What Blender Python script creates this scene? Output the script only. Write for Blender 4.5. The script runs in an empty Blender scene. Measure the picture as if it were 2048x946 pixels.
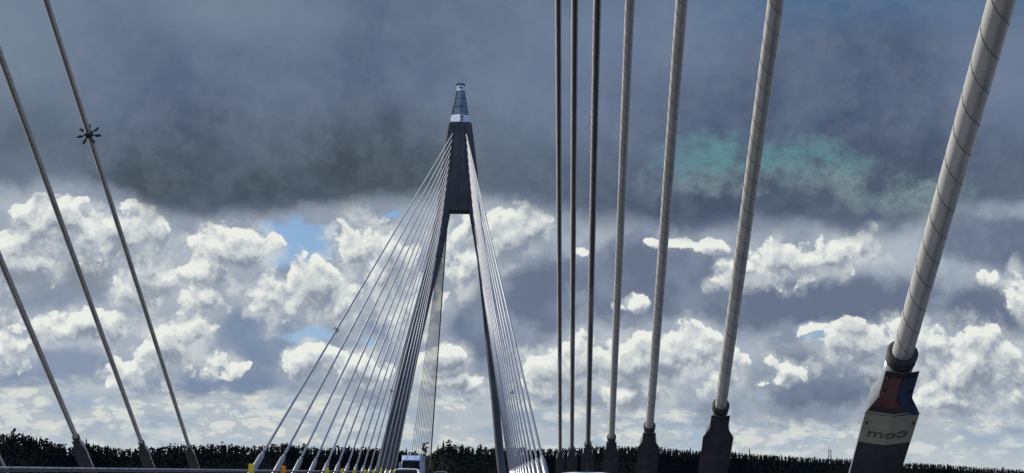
import bpy, bmesh, math, random
from mathutils import Vector, Matrix, noise as mnoise
PI = math.pi
R = math.radians
random.seed(7)
C = bpy.context.scene
COL = C.collection

# ------------------------------------------------------------------ camera
EYE = 1.45
cam_d = bpy.data.cameras.new('camera')
cam = bpy.data.objects.new('camera', cam_d)
COL.objects.link(cam)
cam_d.sensor_width = 36.0
cam_d.lens = 50.0
cam_d.clip_start = 0.1
cam_d.clip_end = 60000
yaw, pit, rol = 0.0156, 0.1647, 0.0126
F = Vector((math.sin(yaw)*math.cos(pit), math.cos(yaw)*math.cos(pit), math.sin(pit)))
r0 = Vector((math.cos(yaw), -math.sin(yaw), 0)); u0 = r0.cross(F)
rr = math.cos(rol)*r0 + math.sin(rol)*u0
uu = -math.sin(rol)*r0 + math.cos(rol)*u0
cam.matrix_world = Matrix(((rr.x, uu.x, -F.x, 0), (rr.y, uu.y, -F.y, 0), (rr.z, uu.z, -F.z, EYE), (0, 0, 0, 1)))
C.camera = cam

# ------------------------------------------------------------------ sky
SUN_AZ, SUN_EL = -66.0, 34.0        # degrees, azimuth measured clockwise from the road direction (+Y)
C.view_settings.view_transform = 'Standard'
C.view_settings.look = 'None'
C.view_settings.gamma = 1
C.view_settings.use_curve_mapping = False
C.view_settings.exposure = 0.0

sun_d = bpy.data.lights.new('sun', 'SUN')
sun_d.energy = 5.0
sun_d.angle = R(0.6)
sun_d.color = (1.0, 0.95, 0.87)
sun = bpy.data.objects.new('sun', sun_d)
COL.objects.link(sun)
sd = Vector((math.sin(R(SUN_AZ))*math.cos(R(SUN_EL)), math.cos(R(SUN_AZ))*math.cos(R(SUN_EL)), math.sin(R(SUN_EL))))
sun.rotation_euler = sd.to_track_quat('Z', 'Y').to_euler()

# cloud layout: azimuth, elevation, half width, half height, all in degrees of sky
CUM = [
    (-18.54, 7.77, 1.51, 1.21), (-17.19, 9.58, 1.51, 0.7), (-14.99, 8.95, 1.61, 1.11), (-15.44, 5.34, 3.22, 0.52), (-18.5, 4.55, 0.81, 0.81),
    (-13.47, 7.27, 1.21, 1.21), (-11.52, 6.57, 1.21, 0.68), (-12.86, 4.56, 1.45, 1.25), (-11.69, 5.38, 0.68, 0.6), (-13.75, 3.66, 0.81, 0.6),
    (-10.43, 4.05, 0.52, 0.52), (-10.15, 8.59, 1.33, 1.21), (-10.97, 7.38, 1.21, 1.01), (-8.7, 6.86, 1.25, 0.89), (-7.02, 7.21, 1.33, 1.05),
    (-5.28, 8.97, 1.25, 1.25), (-4.24, 7.99, 1.21, 1.41), (-5.81, 6.75, 1.21, 0.81), (-7.02, 4.29, 0.85, 0.52), (-5.13, 3.98, 1.21, 0.6),
    (-3.2, 6.81, 1.41, 1.21), (-1.64, 4.54, 0.93, 0.68), (-1.02, 3.49, 1.21, 0.56), (-1.13, 9.87, 0.73, 1.21), (-0.7, 8.27, 0.56, 1.21),
    (0.71, 9.6, 1.41, 1.01), (2.73, 4.0, 1.13, 0.93), (3.89, 4.21, 1.21, 1.01), (5.2, 4.42, 1.33, 1.01), (7.09, 4.62, 1.41, 1.05),
    (8.48, 4.93, 1.21, 0.93), (5.49, 3.13, 1.61, 0.6), (8.92, 9.01, 0.81, 0.32), (10.01, 8.1, 1.01, 0.6), (11.59, 8.28, 1.61, 0.77),
    (13.45, 8.54, 1.81, 0.81), (14.81, 8.81, 1.21, 0.68), (6.0, 6.72, 0.6, 0.28), (5.19, 6.67, 0.24, 0.16), (14.71, 4.9, 1.61, 0.89),
    (12.81, 5.8, 0.68, 0.24), (16.79, 5.08, 1.81, 1.01), (18.98, 4.48, 1.61, 1.21), (17.83, 2.96, 2.22, 0.56), (11.81, 4.04, 0.81, 0.48),
    (10.93, 3.84, 0.2, 0.2), (19.74, 7.6, 0.44, 0.28), (20.8, 6.91, 0.4, 1.01), (9.36, 4.04, 0.81, 1.01), (3.67, 8.82, 0.28, 0.16),
    (7.32, 9.22, 0.6, 0.2),
]
DARK = [
    (-16.84, 7.11, 2.82, 1.25), (-17.36, 3.65, 6.65, 0.89), (-9.13, 5.46, 2.22, 1.81), (-12.7, 3.4, 6.04, 0.64), (6.71, 7.72, 5.04, 2.11),
    (11.66, 6.78, 8.86, 1.17), (19.6, 6.37, 2.22, 1.01), (-0.35, 5.86, 1.41, 2.22), (2.06, 6.89, 1.61, 1.81), (13.15, 3.74, 3.83, 1.29),
    (19.71, 9.04, 2.82, 1.21), (-2.31, 2.83, 1.01, 0.4), (-4.39, 5.99, 1.21, 1.01), (2.1, 2.5, 1.21, 0.4),
]
GAP = [
    (-7.84, 8.92, 1.69, 1.09), (-7.2, 5.36, 0.93, 0.36), (13.04, 5.54, 0.93, 0.44), (-4.09, 10.08, 0.44, 0.16), (19.61, 2.24, 1.21, 0.24),
    (-4.96, 4.97, 0.32, 0.2), (-1.27, 1.07, 1.21, 0.6),
]
CEIL_CURVE = [
    (-24.48, 9.94), (-19.24, 10.1), (-17.6, 10.32), (-16.11, 10.23), (-14.56, 9.75),
    (-13.01, 9.4), (-11.06, 9.3), (-9.3, 9.52), (-7.72, 9.84), (-5.72, 10.11),
    (-3.69, 10.31), (-1.66, 10.66), (0.39, 10.6), (2.03, 10.01), (4.07, 9.68),
    (6.51, 9.42), (8.53, 9.27), (10.52, 9.33), (12.5, 9.45), (15.41, 9.42),
    (18.26, 9.67), (20.99, 9.93), (27.12, 10.12),
]
CP = [
    (-5.77, 11.75, 8.46, 2.62), (-13.67, 10.97, 2.82, 1.61), (14.56, 13.51, 5.24, 3.83), (9.54, 10.1, 7.05, 1.01), (-19.69, 16.39, 4.03, 4.43),
    (1.37, 14.12, 3.42, 3.42), (20.53, 15.27, 2.62, 4.03), (5.5, 17.7, 6.04, 1.81), (-10.48, 18.01, 4.43, 1.21), (-18.19, 10.85, 2.62, 1.61),
]
TEAL = [  # patches of the painted windscreen reflection
    (9.16, 12.29, 2.72, 1.45), (11.77, 12.33, 3.02, 1.17), (14.12, 11.77, 1.81, 1.21), (17.17, 10.78, 3.02, 0.89),
]

class NB:
    """tiny helper for writing node trees as expressions"""
    def __init__(s, tree): s.t = tree
    def new(s, kind, **kw):
        n = s.t.nodes.new(kind)
        for k, v in kw.items(): setattr(n, k, v)
        return n
    def put(s, sock, v):
        if hasattr(v, 'is_linked') or isinstance(v, bpy.types.NodeSocket): s.t.links.new(v, sock)
        else:
            if hasattr(sock.default_value, '__len__') and not hasattr(v, '__len__'): v = [v]*len(sock.default_value)
            if hasattr(v, '__len__') and len(sock.default_value) == 4 and len(v) == 3: v = tuple(v)+(1,)
            sock.default_value = v
    def m(s, op, a, b=0.0, c=0.0, clamp=False):
        n = s.new('ShaderNodeMath', operation=op, use_clamp=clamp)
        s.put(n.inputs[0], a)
        if len(n.inputs) > 1: s.put(n.inputs[1], b)
        if len(n.inputs) > 2: s.put(n.inputs[2], c)
        return n.outputs[0]
    def v(s, op, a, b=(0, 0, 0), c=(0, 0, 0)):
        n = s.new('ShaderNodeVectorMath', operation=op)
        s.put(n.inputs[0], a); s.put(n.inputs[1], b); s.put(n.inputs[2], c)
        return n.outputs['Value'] if op in ('LENGTH', 'DOT_PRODUCT', 'DISTANCE') else n.outputs[0]
    def scale(s, a, k):
        n = s.new('ShaderNodeVectorMath', operation='SCALE')
        s.put(n.inputs[0], a); s.put(n.inputs['Scale'], k)
        return n.outputs[0]
    def step(s, x, lo, hi, a=0.0, b=1.0):
        n = s.new('ShaderNodeMapRange', interpolation_type='SMOOTHSTEP')
        for i, q in enumerate((x, lo, hi, a, b)): s.put(n.inputs[i], q)
        return n.outputs[0]
    def mix(s, f, a, b):
        n = s.new('ShaderNodeMix', data_type='RGBA')
        s.put(n.inputs['Factor'], f) if False else s.put(n.inputs[0], f)
        s.put(n.inputs[6], a); s.put(n.inputs[7], b)
        return n.outputs[2]
    def noise(s, vec, scale, detail=4, rough=0.5, dist=0.0, col=False):
        n = s.new('ShaderNodeTexNoise')
        s.put(n.inputs['Vector'], vec)
        n.inputs['Scale'].default_value = scale; n.inputs['Detail'].default_value = detail
        n.inputs['Roughness'].default_value = rough; n.inputs['Distortion'].default_value = dist
        return n.outputs['Color' if col else 'Fac']
    def voro(s, vec, scale, detail=2, rough=0.5):
        n = s.new('ShaderNodeTexVoronoi', feature='F1')
        s.put(n.inputs['Vector'], vec)
        n.inputs['Scale'].default_value = scale; n.inputs['Detail'].default_value = detail
        n.inputs['Roughness'].default_value = rough
        return n.outputs['Distance']
    def blob(s, P, b):
        a, e, ra, re = b[:4]
        return s.v('LENGTH', s.v('MULTIPLY_ADD', P, (1/ra, 1/re, 0), (-a/ra, -e/re, 0)))
    def blobs(s, P, L, soft=0.18):
        d = None
        for b in L:
            x = s.blob(P, b)
            d = x if d is None else s.m('SMOOTH_MIN', d, x, soft)
        return d

def lin(*c):
    o = []
    for x in c:
        x /= 255.0
        o.append(x/12.92 if x <= 0.04045 else ((x+0.055)/1.055)**2.4)
    return tuple(o)
def sk(*c):                                   # cloud radiance for a background strength of 0.1
    return tuple(10*x for x in lin(*c))

w = bpy.data.worlds.new('World'); C.world = w; w.use_nodes = True
w.cycles.sampling_method = 'MANUAL'; w.cycles.sample_map_resolution = 256
nt = w.node_tree; nt.nodes.clear(); B = NB(nt)
out = B.new('ShaderNodeOutputWorld'); bg = B.new('ShaderNodeBackground'); bg.inputs['Strength'].default_value = 0.1
nt.links.new(bg.outputs[0], out.inputs[0])
tc = B.new('ShaderNodeTexCoord').outputs['Generated']
sp = B.new('ShaderNodeSeparateXYZ'); nt.links.new(tc, sp.inputs[0])
az = B.m('MULTIPLY', B.m('ARCTAN2', sp.outputs[0], sp.outputs[1]), 57.29578)
el = B.m('MULTIPLY', B.m('ARCSINE', sp.outputs[2]), 57.29578)
cb = B.new('ShaderNodeCombineXYZ'); B.put(cb.inputs[0], az); B.put(cb.inputs[1], el); AE = cb.outputs[0]
Q = B.scale(tc, 57.29578)

# group: density of the bright cumulus heaps
g = bpy.data.node_groups.new('cumulus_density', 'ShaderNodeTree')
g.interface.new_socket('AE', in_out='INPUT', socket_type='NodeSocketVector')
g.interface.new_socket('Q', in_out='INPUT', socket_type='NodeSocketVector')
g.interface.new_socket('D', in_out='OUTPUT', socket_type='NodeSocketFloat')
g.interface.new_socket('Near', in_out='OUTPUT', socket_type='NodeSocketFloat')
g.interface.new_socket('Smooth', in_out='OUTPUT', socket_type='NodeSocketFloat')
G = NB(g); gi = G.new('NodeGroupInput'); go = G.new('NodeGroupOutput')
wv = G.v('SUBTRACT', G.noise(gi.outputs['Q'], 0.55, 4, 0.55, col=True), (0.5, 0.5, 0.5))
ws = G.new('ShaderNodeSeparateXYZ'); g.links.new(wv, ws.inputs[0])
wc = G.new('ShaderNodeCombineXYZ'); g.links.new(ws.outputs[0], wc.inputs[0]); g.links.new(ws.outputs[2], wc.inputs[1])
Pw = G.v('MULTIPLY_ADD', wc.outputs[0], (2.6, 1.7, 0), gi.outputs['AE'])
Qw = G.v('MULTIPLY_ADD', wv, (1.0, 1.0, 1.0), gi.outputs['Q'])
dm = G.blobs(Pw, CUM)
n1 = G.noise(Qw, 0.40, 8, 0.60)
v1 = G.voro(Qw, 1.0, 4, 0.55)
den = G.m('SUBTRACT', 1.0, dm)
den = G.m('MAXIMUM', den, -3.0)
den = G.m('ADD', den, G.m('MULTIPLY_ADD', n1, 2.9, -1.45))
den = G.m('ADD', den, G.m('MULTIPLY_ADD', v1, -0.95, 1.14))
g.links.new(den, go.inputs[0]); g.links.new(dm, go.inputs[1])
sm = G.m('MULTIPLY_ADD', G.noise(Qw, 0.40, 3.0, 0.45), 2.9, -1.45)
sm = G.m('ADD', sm, G.m('MULTIPLY_ADD', G.voro(Qw, 0.62, 1, 0.4), -1.0, 0.55))
sm = G.m('ADD', sm, G.m('MAXIMUM', G.m('SUBTRACT', 1.0, dm), -2.0))
g.links.new(sm, go.inputs[2])
def cumulus(ae, q):
    n = B.new('ShaderNodeGroup'); n.node_tree = g
    B.put(n.inputs[0], ae); B.put(n.inputs[1], q)
    return n.outputs

# soft warp for the large shapes
wl = B.v('SUBTRACT', B.noise(Q, 0.4, 5, 0.55, col=True), (0.5, 0.5, 0.5))
s2 = B.new('ShaderNodeSeparateXYZ'); nt.links.new(wl, s2.inputs[0])
c2 = B.new('ShaderNodeCombineXYZ'); nt.links.new(s2.outputs[0], c2.inputs[0]); nt.links.new(s2.outputs[2], c2.inputs[1])
AEl = B.v('MULTIPLY_ADD', c2.outputs[0], (2.4, 1.3, 0), AE)
soft = B.noise(Q, 0.30, 6, 0.55)
fine = B.noise(Q, 1.1, 8, 0.6)
Qh = B.v('MULTIPLY', Q, (1, 1, 3.2))
streak = B.noise(Qh, 0.42, 8, 0.6, 0.3)

sky = B.new('ShaderNodeTexSky', sky_type='NISHITA', sun_disc=False)
sky.sun_elevation = R(SUN_EL); sky.sun_rotation = R(SUN_AZ); sky.altitude = 50
sky.air_density = 1.0; sky.dust_density = 0.8; sky.ozone_density = 1.5
blue = B.mix(0.55, sky.outputs[0], sk(122, 166, 218))

# 1 grey-blue cloud body that fills the lower sky
body = B.mix(B.step(soft, 0.36, 0.64), sk(134, 147, 166), sk(172, 182, 194))
body = B.mix(B.m('MULTIPLY', B.step(fine, 0.5, 0.72), 0.45), body, sk(196, 203, 206))
# 2 dark flat-bottomed masses
dd = B.m('SUBTRACT', 1.0, B.blobs(AEl, DARK, 0.25))
dd = B.m('MULTIPLY_ADD', B.m('SUBTRACT', fine, 0.5), 1.1, dd)
dcol = B.mix(B.step(az, -8.0, 3.0), B.mix(B.step(el, 5.5, 7.5), sk(120, 138, 166), sk(130, 141, 152)), sk(100, 113, 136))
dcol = B.mix(B.m('MULTIPLY', B.step(soft, 0.42, 0.62), 0.4), dcol, sk(150, 163, 182))
body = B.mix(B.m('MULTIPLY', B.step(dd, -0.1, 0.45), 0.95), body, dcol)
# 3 openings to the blue
gd = B.m('SUBTRACT', 1.0, B.blobs(AEl, GAP, 0.2))
gd = B.m('MULTIPLY_ADD', B.m('SUBTRACT', fine, 0.5), 1.6, gd)
body = B.mix(B.step(gd, -0.15, 0.35), body, blue)
# 4 horizon band of pale streaky cloud
hz = B.m('MULTIPLY_ADD', B.m('SUBTRACT', soft, 0.5), 2.2, B.m('MULTIPLY_ADD', B.m('SUBTRACT', streak, 0.5), 1.6, B.m('SUBTRACT', B.step(az, 1.0, 12.0, 3.1, 2.35), el)))
hcol = B.mix(B.step(streak, 0.36, 0.60), sk(164, 182, 200), sk(212, 216, 212))
hcol = B.mix(B.m('MULTIPLY', B.step(fine, 0.50, 0.66), 0.6), hcol, sk(218, 220, 210))
hv = B.voro(B.v('MULTIPLY', Q, (1, 1, 2.0)), 0.9, 3, 0.55)
hcol = B.mix(B.step(hv, 0.72, 0.40, 0, 0.8), hcol, sk(226, 227, 218))
hcol = B.mix(B.step(B.m('ADD', hv, soft), 1.38, 1.6, 0, 0.6), hcol, sk(156, 170, 186))
hcol = B.mix(B.step(el, 1.6, 0.5, 0, 0.5), hcol, sk(196, 206, 208))
body = B.mix(B.step(hz, -0.1, 0.5), body, hcol)
# 5 cumulus, lit from above and behind
D0, near, S0 = cumulus(AE, Q)
far = B.step(el, 0.6, 3.4, 0.25, 1.0)
halo = B.m('MULTIPLY_ADD', B.m('SUBTRACT', fine, 0.5), 2.0, B.m('SUBTRACT', 1.55, near))
body = B.mix(B.m('MULTIPLY', B.m('MULTIPLY', B.step(halo, -0.05, 0.8), far), 0.75), body, B.mix(B.step(fine, 0.42, 0.62), sk(166, 176, 188), sk(206, 211, 212)))
# density a little higher up and towards the light: where it is thick the cloud below is shaded
D1 = cumulus(B.v('ADD', AE, (-0.12, 0.34, 0)), B.v('ADD', Q, (-0.12, 0.0, 0.34)))
D2 = cumulus(B.v('ADD', AE, (-0.30, 0.95, 0)), B.v('ADD', Q, (-0.30, 0.0, 0.95)))
sh = B.m('ADD', B.m('MULTIPLY', B.step(D1[0], -0.1, 0.9), 0.45), B.m('MULTIPLY', B.step(D2[2], -0.3, 1.0), 0.50))
lit = B.m('SUBTRACT', D0, D1[0])
lum = B.m('ADD', B.m('MULTIPLY_ADD', sh, -0.72, 0.74), B.m('MULTIPLY', lit, 0.45), clamp=True)
ccol = B.mix(B.step(lum, 0.05, 0.60), sk(136, 147, 163), sk(200, 206, 208))
ccol = B.mix(B.step(lum, 0.50, 1.05), ccol, sk(236, 238, 232))
aw = B.m('MULTIPLY_ADD', sh, 0.75, 0.27)
D0 = B.m('SUBTRACT', D0, B.step(near, 1.15, 1.75, 0.0, 1.2))
body = B.mix(B.m('MULTIPLY', B.step(B.m('DIVIDE', B.m('ADD', D0, 0.05), aw), 0.0, 1.0), far), body, ccol)
# 6 the dark ceiling
fc = B.new('ShaderNodeFloatCurve')
cv = fc.mapping.curves[0]
def cx(a): return (a+40)/80
pts = [(cx(a), e/20.0) for a, e in CEIL_CURVE]
cv.points[0].location = (0.0, pts[0][1]); cv.points[1].location = (1.0, pts[-1][1])
for p in pts: cv.points.new(*p)
fc.mapping.update()
B.put(fc.inputs['Value'], B.m('MULTIPLY_ADD', B.m('ADD', az, B.m('MULTIPLY', s2.outputs[0], 1.5)), 1/80, 0.5, clamp=True))
bound = B.m('MULTIPLY', fc.outputs[0], 20.0)
cd = B.m('SUBTRACT', el, bound)
cd = B.m('MULTIPLY_ADD', B.m('SUBTRACT', soft, 0.5), 2.4, cd)
cd = B.m('MULTIPLY_ADD', B.m('SUBTRACT', fine, 0.5), 0.9, cd)
rear = B.step(B.m('ABSOLUTE', az), 40.0, 75.0)
cd2 = B.m('MULTIPLY', B.step(cd, -0.15, 0.95), B.m('SUBTRACT', 1.0, rear))
base = sk(88, 102, 128)
dk = B.m('SUBTRACT', 1.0, B.blobs(AEl, CP[:4], 0.4))
lt = B.m('SUBTRACT', 1.0, B.blobs(AEl, CP[4:], 0.4))
ceil_dark = B.mix(B.step(az, 0.0, 9.0), sk(66, 77, 87), sk(66, 80, 108))
cc = B.mix(B.step(dk, -0.5, 0.7), base, ceil_dark)
cc = B.mix(B.step(lt, -0.7, 0.9, 0, 0.8), cc, B.mix(B.step(az, -4, 6), sk(120, 137, 154), sk(108, 124, 152)))
cc = B.mix(B.m('MULTIPLY', B.step(soft, 0.35, 0.68), 0.40), cc, sk(116, 131, 154))
cc = B.mix(B.m('MULTIPLY', B.step(cd, 0.9, 0.0), 0.40), cc, sk(146, 156, 163))
cc = B.mix(B.m('MULTIPLY', B.m('MULTIPLY', B.step(cd, 0.4, 1.2), B.step(cd, 5.0, 1.8)), 0.42), cc, sk(68, 79, 90))
cc = B.mix(B.m('MULTIPLY', B.m('MULTIPLY', B.step(el, 16.6, 18.8), B.step(az, 5.0, 15.0)), 0.55), cc, sk(58, 108, 146))
# teal windscreen reflection, painted into the sky as wisps under the ceiling
td = B.m('SUBTRACT', 1.0, B.blobs(AEl, TEAL, 0.2))
td = B.m('MULTIPLY_ADD', B.m('SUBTRACT', fine, 0.5), 2.2, td)
swirl = B.noise(B.v('MULTIPLY', Q, (1.0, 1.0, 1.6)), 1.4, 6, 0.65, 1.6)
tcol = B.mix(B.step(B.m('ADD', el, B.m('MULTIPLY', fine, 2.0)), 12.4, 13.6), sk(128, 148, 150), sk(92, 144, 150))
cc = B.mix(B.m('MULTIPLY', B.step(td, -0.1, 0.9), B.step(swirl, 0.30, 0.62, 0.40, 0.9)), cc, tcol)
cc = B.mix(B.step(fine, 0.38, 0.68, 0.0, 0.22), cc, sk(124, 136, 152))
cc = B.mix(B.step(el, 19.5, 45), cc, sk(104, 116, 134))
body = B.mix(cd2, body, cc)
rc = B.mix(B.step(B.noise(Q, 0.06, 5, 0.6), 0.50, 0.66), sk(116, 152, 222), sk(200, 208, 222))  # unseen rear sky, its tones shaped to fill and tint the cables
rc = B.mix(B.step(el, 22.0, 9.0), rc, sk(134, 128, 116))
body = B.mix(B.m('MULTIPLY', rear, B.step(el, 6.0, 16.0)), body, rc)
# 7 below the horizon
body = B.mix(B.step(el, 0.0, -2.0), body, sk(60, 68, 76))
nt.links.new(body, bg.inputs['Color'])

# ------------------------------------------------------------------ materials
MATS = {}
def mat(name, col, rough=0.6, metal=0.0, var=0.25, scale=3.0, bump=0.0, streaks=False, spec=0.5, alpha=None, emit=None):
    if name in MATS: return MATS[name]
    m = bpy.data.materials.new(name); m.use_nodes = True; t = m.node_tree; b = NB(t)
    p = t.nodes['Principled BSDF']
    tcn = b.new('ShaderNodeTexCoord').outputs['Object']
    v = tcn
    if streaks: v = b.v('MULTIPLY', tcn, (1, 1, 0.12))
    n = b.noise(v, scale, 6, 0.6)
    n2 = b.noise(v, scale*6, 3, 0.6)
    k = b.m('ADD', b.m('MULTIPLY', n, 0.7), b.m('MULTIPLY', n2, 0.3))
    dkc = tuple(c*(1-var) for c in col); ltc = tuple(min(1, c*(1+var)) for c in col)
    cc_ = b.mix(b.step(k, 0.33, 0.67), dkc, ltc)
    b.put(p.inputs['Base Color'], cc_)
    b.put(p.inputs['Roughness'], b.m('MULTIPLY_ADD', n2, 0.2, rough-0.1, clamp=True))
    p.inputs['Metallic'].default_value = metal
    p.inputs['Specular IOR Level'].default_value = spec
    if bump:
        bn = b.new('ShaderNodeBump'); bn.inputs['Strength'].default_value = bump; bn.inputs['Distance'].default_value = 0.02
        b.put(bn.inputs['Height'], n2); b.t.links.new(bn.outputs[0], p.inputs['Normal'])
    MATS[name] = m
    return m

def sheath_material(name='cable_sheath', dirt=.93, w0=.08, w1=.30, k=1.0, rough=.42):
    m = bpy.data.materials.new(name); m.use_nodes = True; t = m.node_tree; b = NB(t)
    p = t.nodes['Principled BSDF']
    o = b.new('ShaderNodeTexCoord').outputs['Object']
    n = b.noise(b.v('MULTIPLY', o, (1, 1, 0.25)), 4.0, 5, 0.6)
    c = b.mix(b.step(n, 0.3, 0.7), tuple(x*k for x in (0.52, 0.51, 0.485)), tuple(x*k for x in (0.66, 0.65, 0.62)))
    s = b.new('ShaderNodeSeparateXYZ'); t.links.new(o, s.inputs[0])
    # rain dirt running down the underside (local +Y is the underside)
    ang = b.m('ARCTAN2', s.outputs[0], s.outputs[1])
    wob = b.m('MULTIPLY_ADD', b.noise(b.v('MULTIPLY', o, (0, 0, 1)), 6.0, 3, 0.7), 0.9, -0.35)
    on = b.step(b.noise(b.v('MULTIPLY', o, (0, 0, 1)), 0.11, 2, 0.5), 0.30, 0.40)
    st = b.m('MULTIPLY', b.step(b.m('ABSOLUTE', b.m('ADD', ang, wob)), w1, w0), on)
    c = b.mix(b.m('MULTIPLY', st, dirt), c, (0.02, 0.02, 0.022))
    b.put(p.inputs['Base Color'], c); p.inputs['Roughness'].default_value = rough
    return m
M_SHEATH = sheath_material()
M_CLEAN = sheath_material('clean_cable_sheath', .12, k=.80)
M_NEAR = sheath_material('weathered_cable_sheath', .25, k=1.12, rough=.35)
M_BACK = sheath_material('shaded_cable_sheath', .5, k=.25)  # darker copy: shade of the back cables put into the sheath colour
M_STAIN = sheath_material('stained_cable_sheath', .93, .35, .75)
M_SLEEVE = mat('galvanised_sleeve', (0.32, 0.33, 0.34), 0.38, 0.55, 0.2, 2.0, streaks=True)
M_PLATE = mat('dark_shield_plate', (0.034, 0.037, 0.043), 0.7, 0.0, 0.35, 2.5, 0.15, spec=0.15)
M_COLLAR = mat('black_rubber', (0.022, 0.022, 0.024), 0.6)
M_RIB = mat('helical_rib', (0.11, 0.11, 0.11), 0.6)
M_CONC = None
def concrete(name, col):
    m = bpy.data.materials.new(name); m.use_nodes = True; t = m.node_tree; b = NB(t)
    p = t.nodes['Principled BSDF']; o = b.new('ShaderNodeTexCoord').outputs['Object']
    n = b.noise(o, 0.22, 8, 0.65); s_ = b.noise(b.v('MULTIPLY', o, (1, 1, 0.06)), 1.3, 5, 0.6)
    c = b.mix(b.step(n, 0.35, 0.65), tuple(x*0.78 for x in col), tuple(x*1.15 for x in col))
    c = b.mix(b.step(s_, 0.50, 0.68, 0, 0.4), c, tuple(x*0.5 for x in col))
    s = b.new('ShaderNodeSeparateXYZ'); t.links.new(o, s.inputs[0])
    fr = b.m('ABSOLUTE', b.m('SUBTRACT', b.m('FRACT', b.m('DIVIDE', s.outputs[2], 4.1)), 0.5))
    c = b.mix(b.step(fr, 0.485, 0.495, 0, 0.45), c, tuple(x*0.35 for x in col))
    b.put(p.inputs['Base Color'], c); p.inputs['Roughness'].default_value = 0.85
    bn = b.new('ShaderNodeBump'); bn.inputs['Strength'].default_value = 0.3; bn.inputs['Distance'].default_value = 0.05
    b.put(bn.inputs['Height'], b.noise(o, 3.0, 6, 0.6)); t.links.new(bn.outputs[0], p.inputs['Normal'])
    return m
M_CONC = concrete('pylon_concrete', (0.098, 0.102, 0.106))
M_WHITE = mat('white_panel', (0.78, 0.80, 0.83), 0.45, 0, 0.06, 1.0)
M_GLASS = mat('lantern_glass', (0.15, 0.20, 0.21), 0.12, 0.0, 0.3, 1.2, spec=0.8)
M_DKMET = mat('dark_metal', (0.03, 0.03, 0.033), 0.5, 0.4)
M_GALV = mat('galvanised_rail', (0.62, 0.63, 0.64), 0.4, 0.15, 0.15, 4)
M_ASPH = mat('asphalt', (0.05, 0.05, 0.052), 0.85, 0, 0.25, 1.5, 0.3)
M_PAINT = mat('road_paint', (0.75, 0.75, 0.72), 0.6, 0, 0.1, 4)
M_YEL = mat('yellow_reflector', (0.95, 0.66, 0.02), 0.4, 0, 0.1, 8)
M_ORA = mat('orange_reflector', (0.95, 0.30, 0.01), 0.4, 0, 0.1, 8)
M_CARW = mat('white_car_paint', (0.80, 0.80, 0.80), 0.18, 0, 0.03, 1)
M_CARD = mat('silver_car_paint', (0.42, 0.43, 0.44), 0.2, 0.6, 0.04, 1)
M_CGLASS = mat('car_glass', (0.010, 0.012, 0.015), 0.1, 0, 0.2, 2, spec=0.12)
M_TYRE = mat('tyre_rubber', (0.02, 0.02, 0.02), 0.85)
M_RIM = mat('alloy_rim', (0.5, 0.5, 0.52), 0.3, 0.9)
M_LAMP = mat('headlamp_glass', (0.75, 0.77, 0.8), 0.08, 0, 0.1, 6)
M_CABW = mat('pale_blue_cab_paint', (0.46, 0.54, 0.70), 0.25, 0, 0.05, 1)
M_BOX = mat('grey_trailer_side', (0.20, 0.22, 0.24), 0.5, 0, 0.08, 1)

# ------------------------------------------------------------------ mesh helpers
def link(name, me, m=None, parent=None, smooth=False):
    o = bpy.data.objects.new(name, me); COL.objects.link(o)
    if m:
        me.materials.append(m)
    if smooth:
        for p in me.polygons: p.use_smooth = True
    if parent: o.parent = parent
    return o
def thing(name, label, cat, loc=(0, 0, 0), group=None):
    o = bpy.data.objects.new(name, None); COL.objects.link(o); o.location = loc
    o.empty_display_size = 0.5
    o['label'] = label; o['category'] = cat
    if group: o['group'] = group
    return o
def tag(o, label, cat, group=None):
    o['label'] = label; o['category'] = cat
    if group: o['group'] = group
def struct(o): o['kind'] = 'structure'; return o

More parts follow.
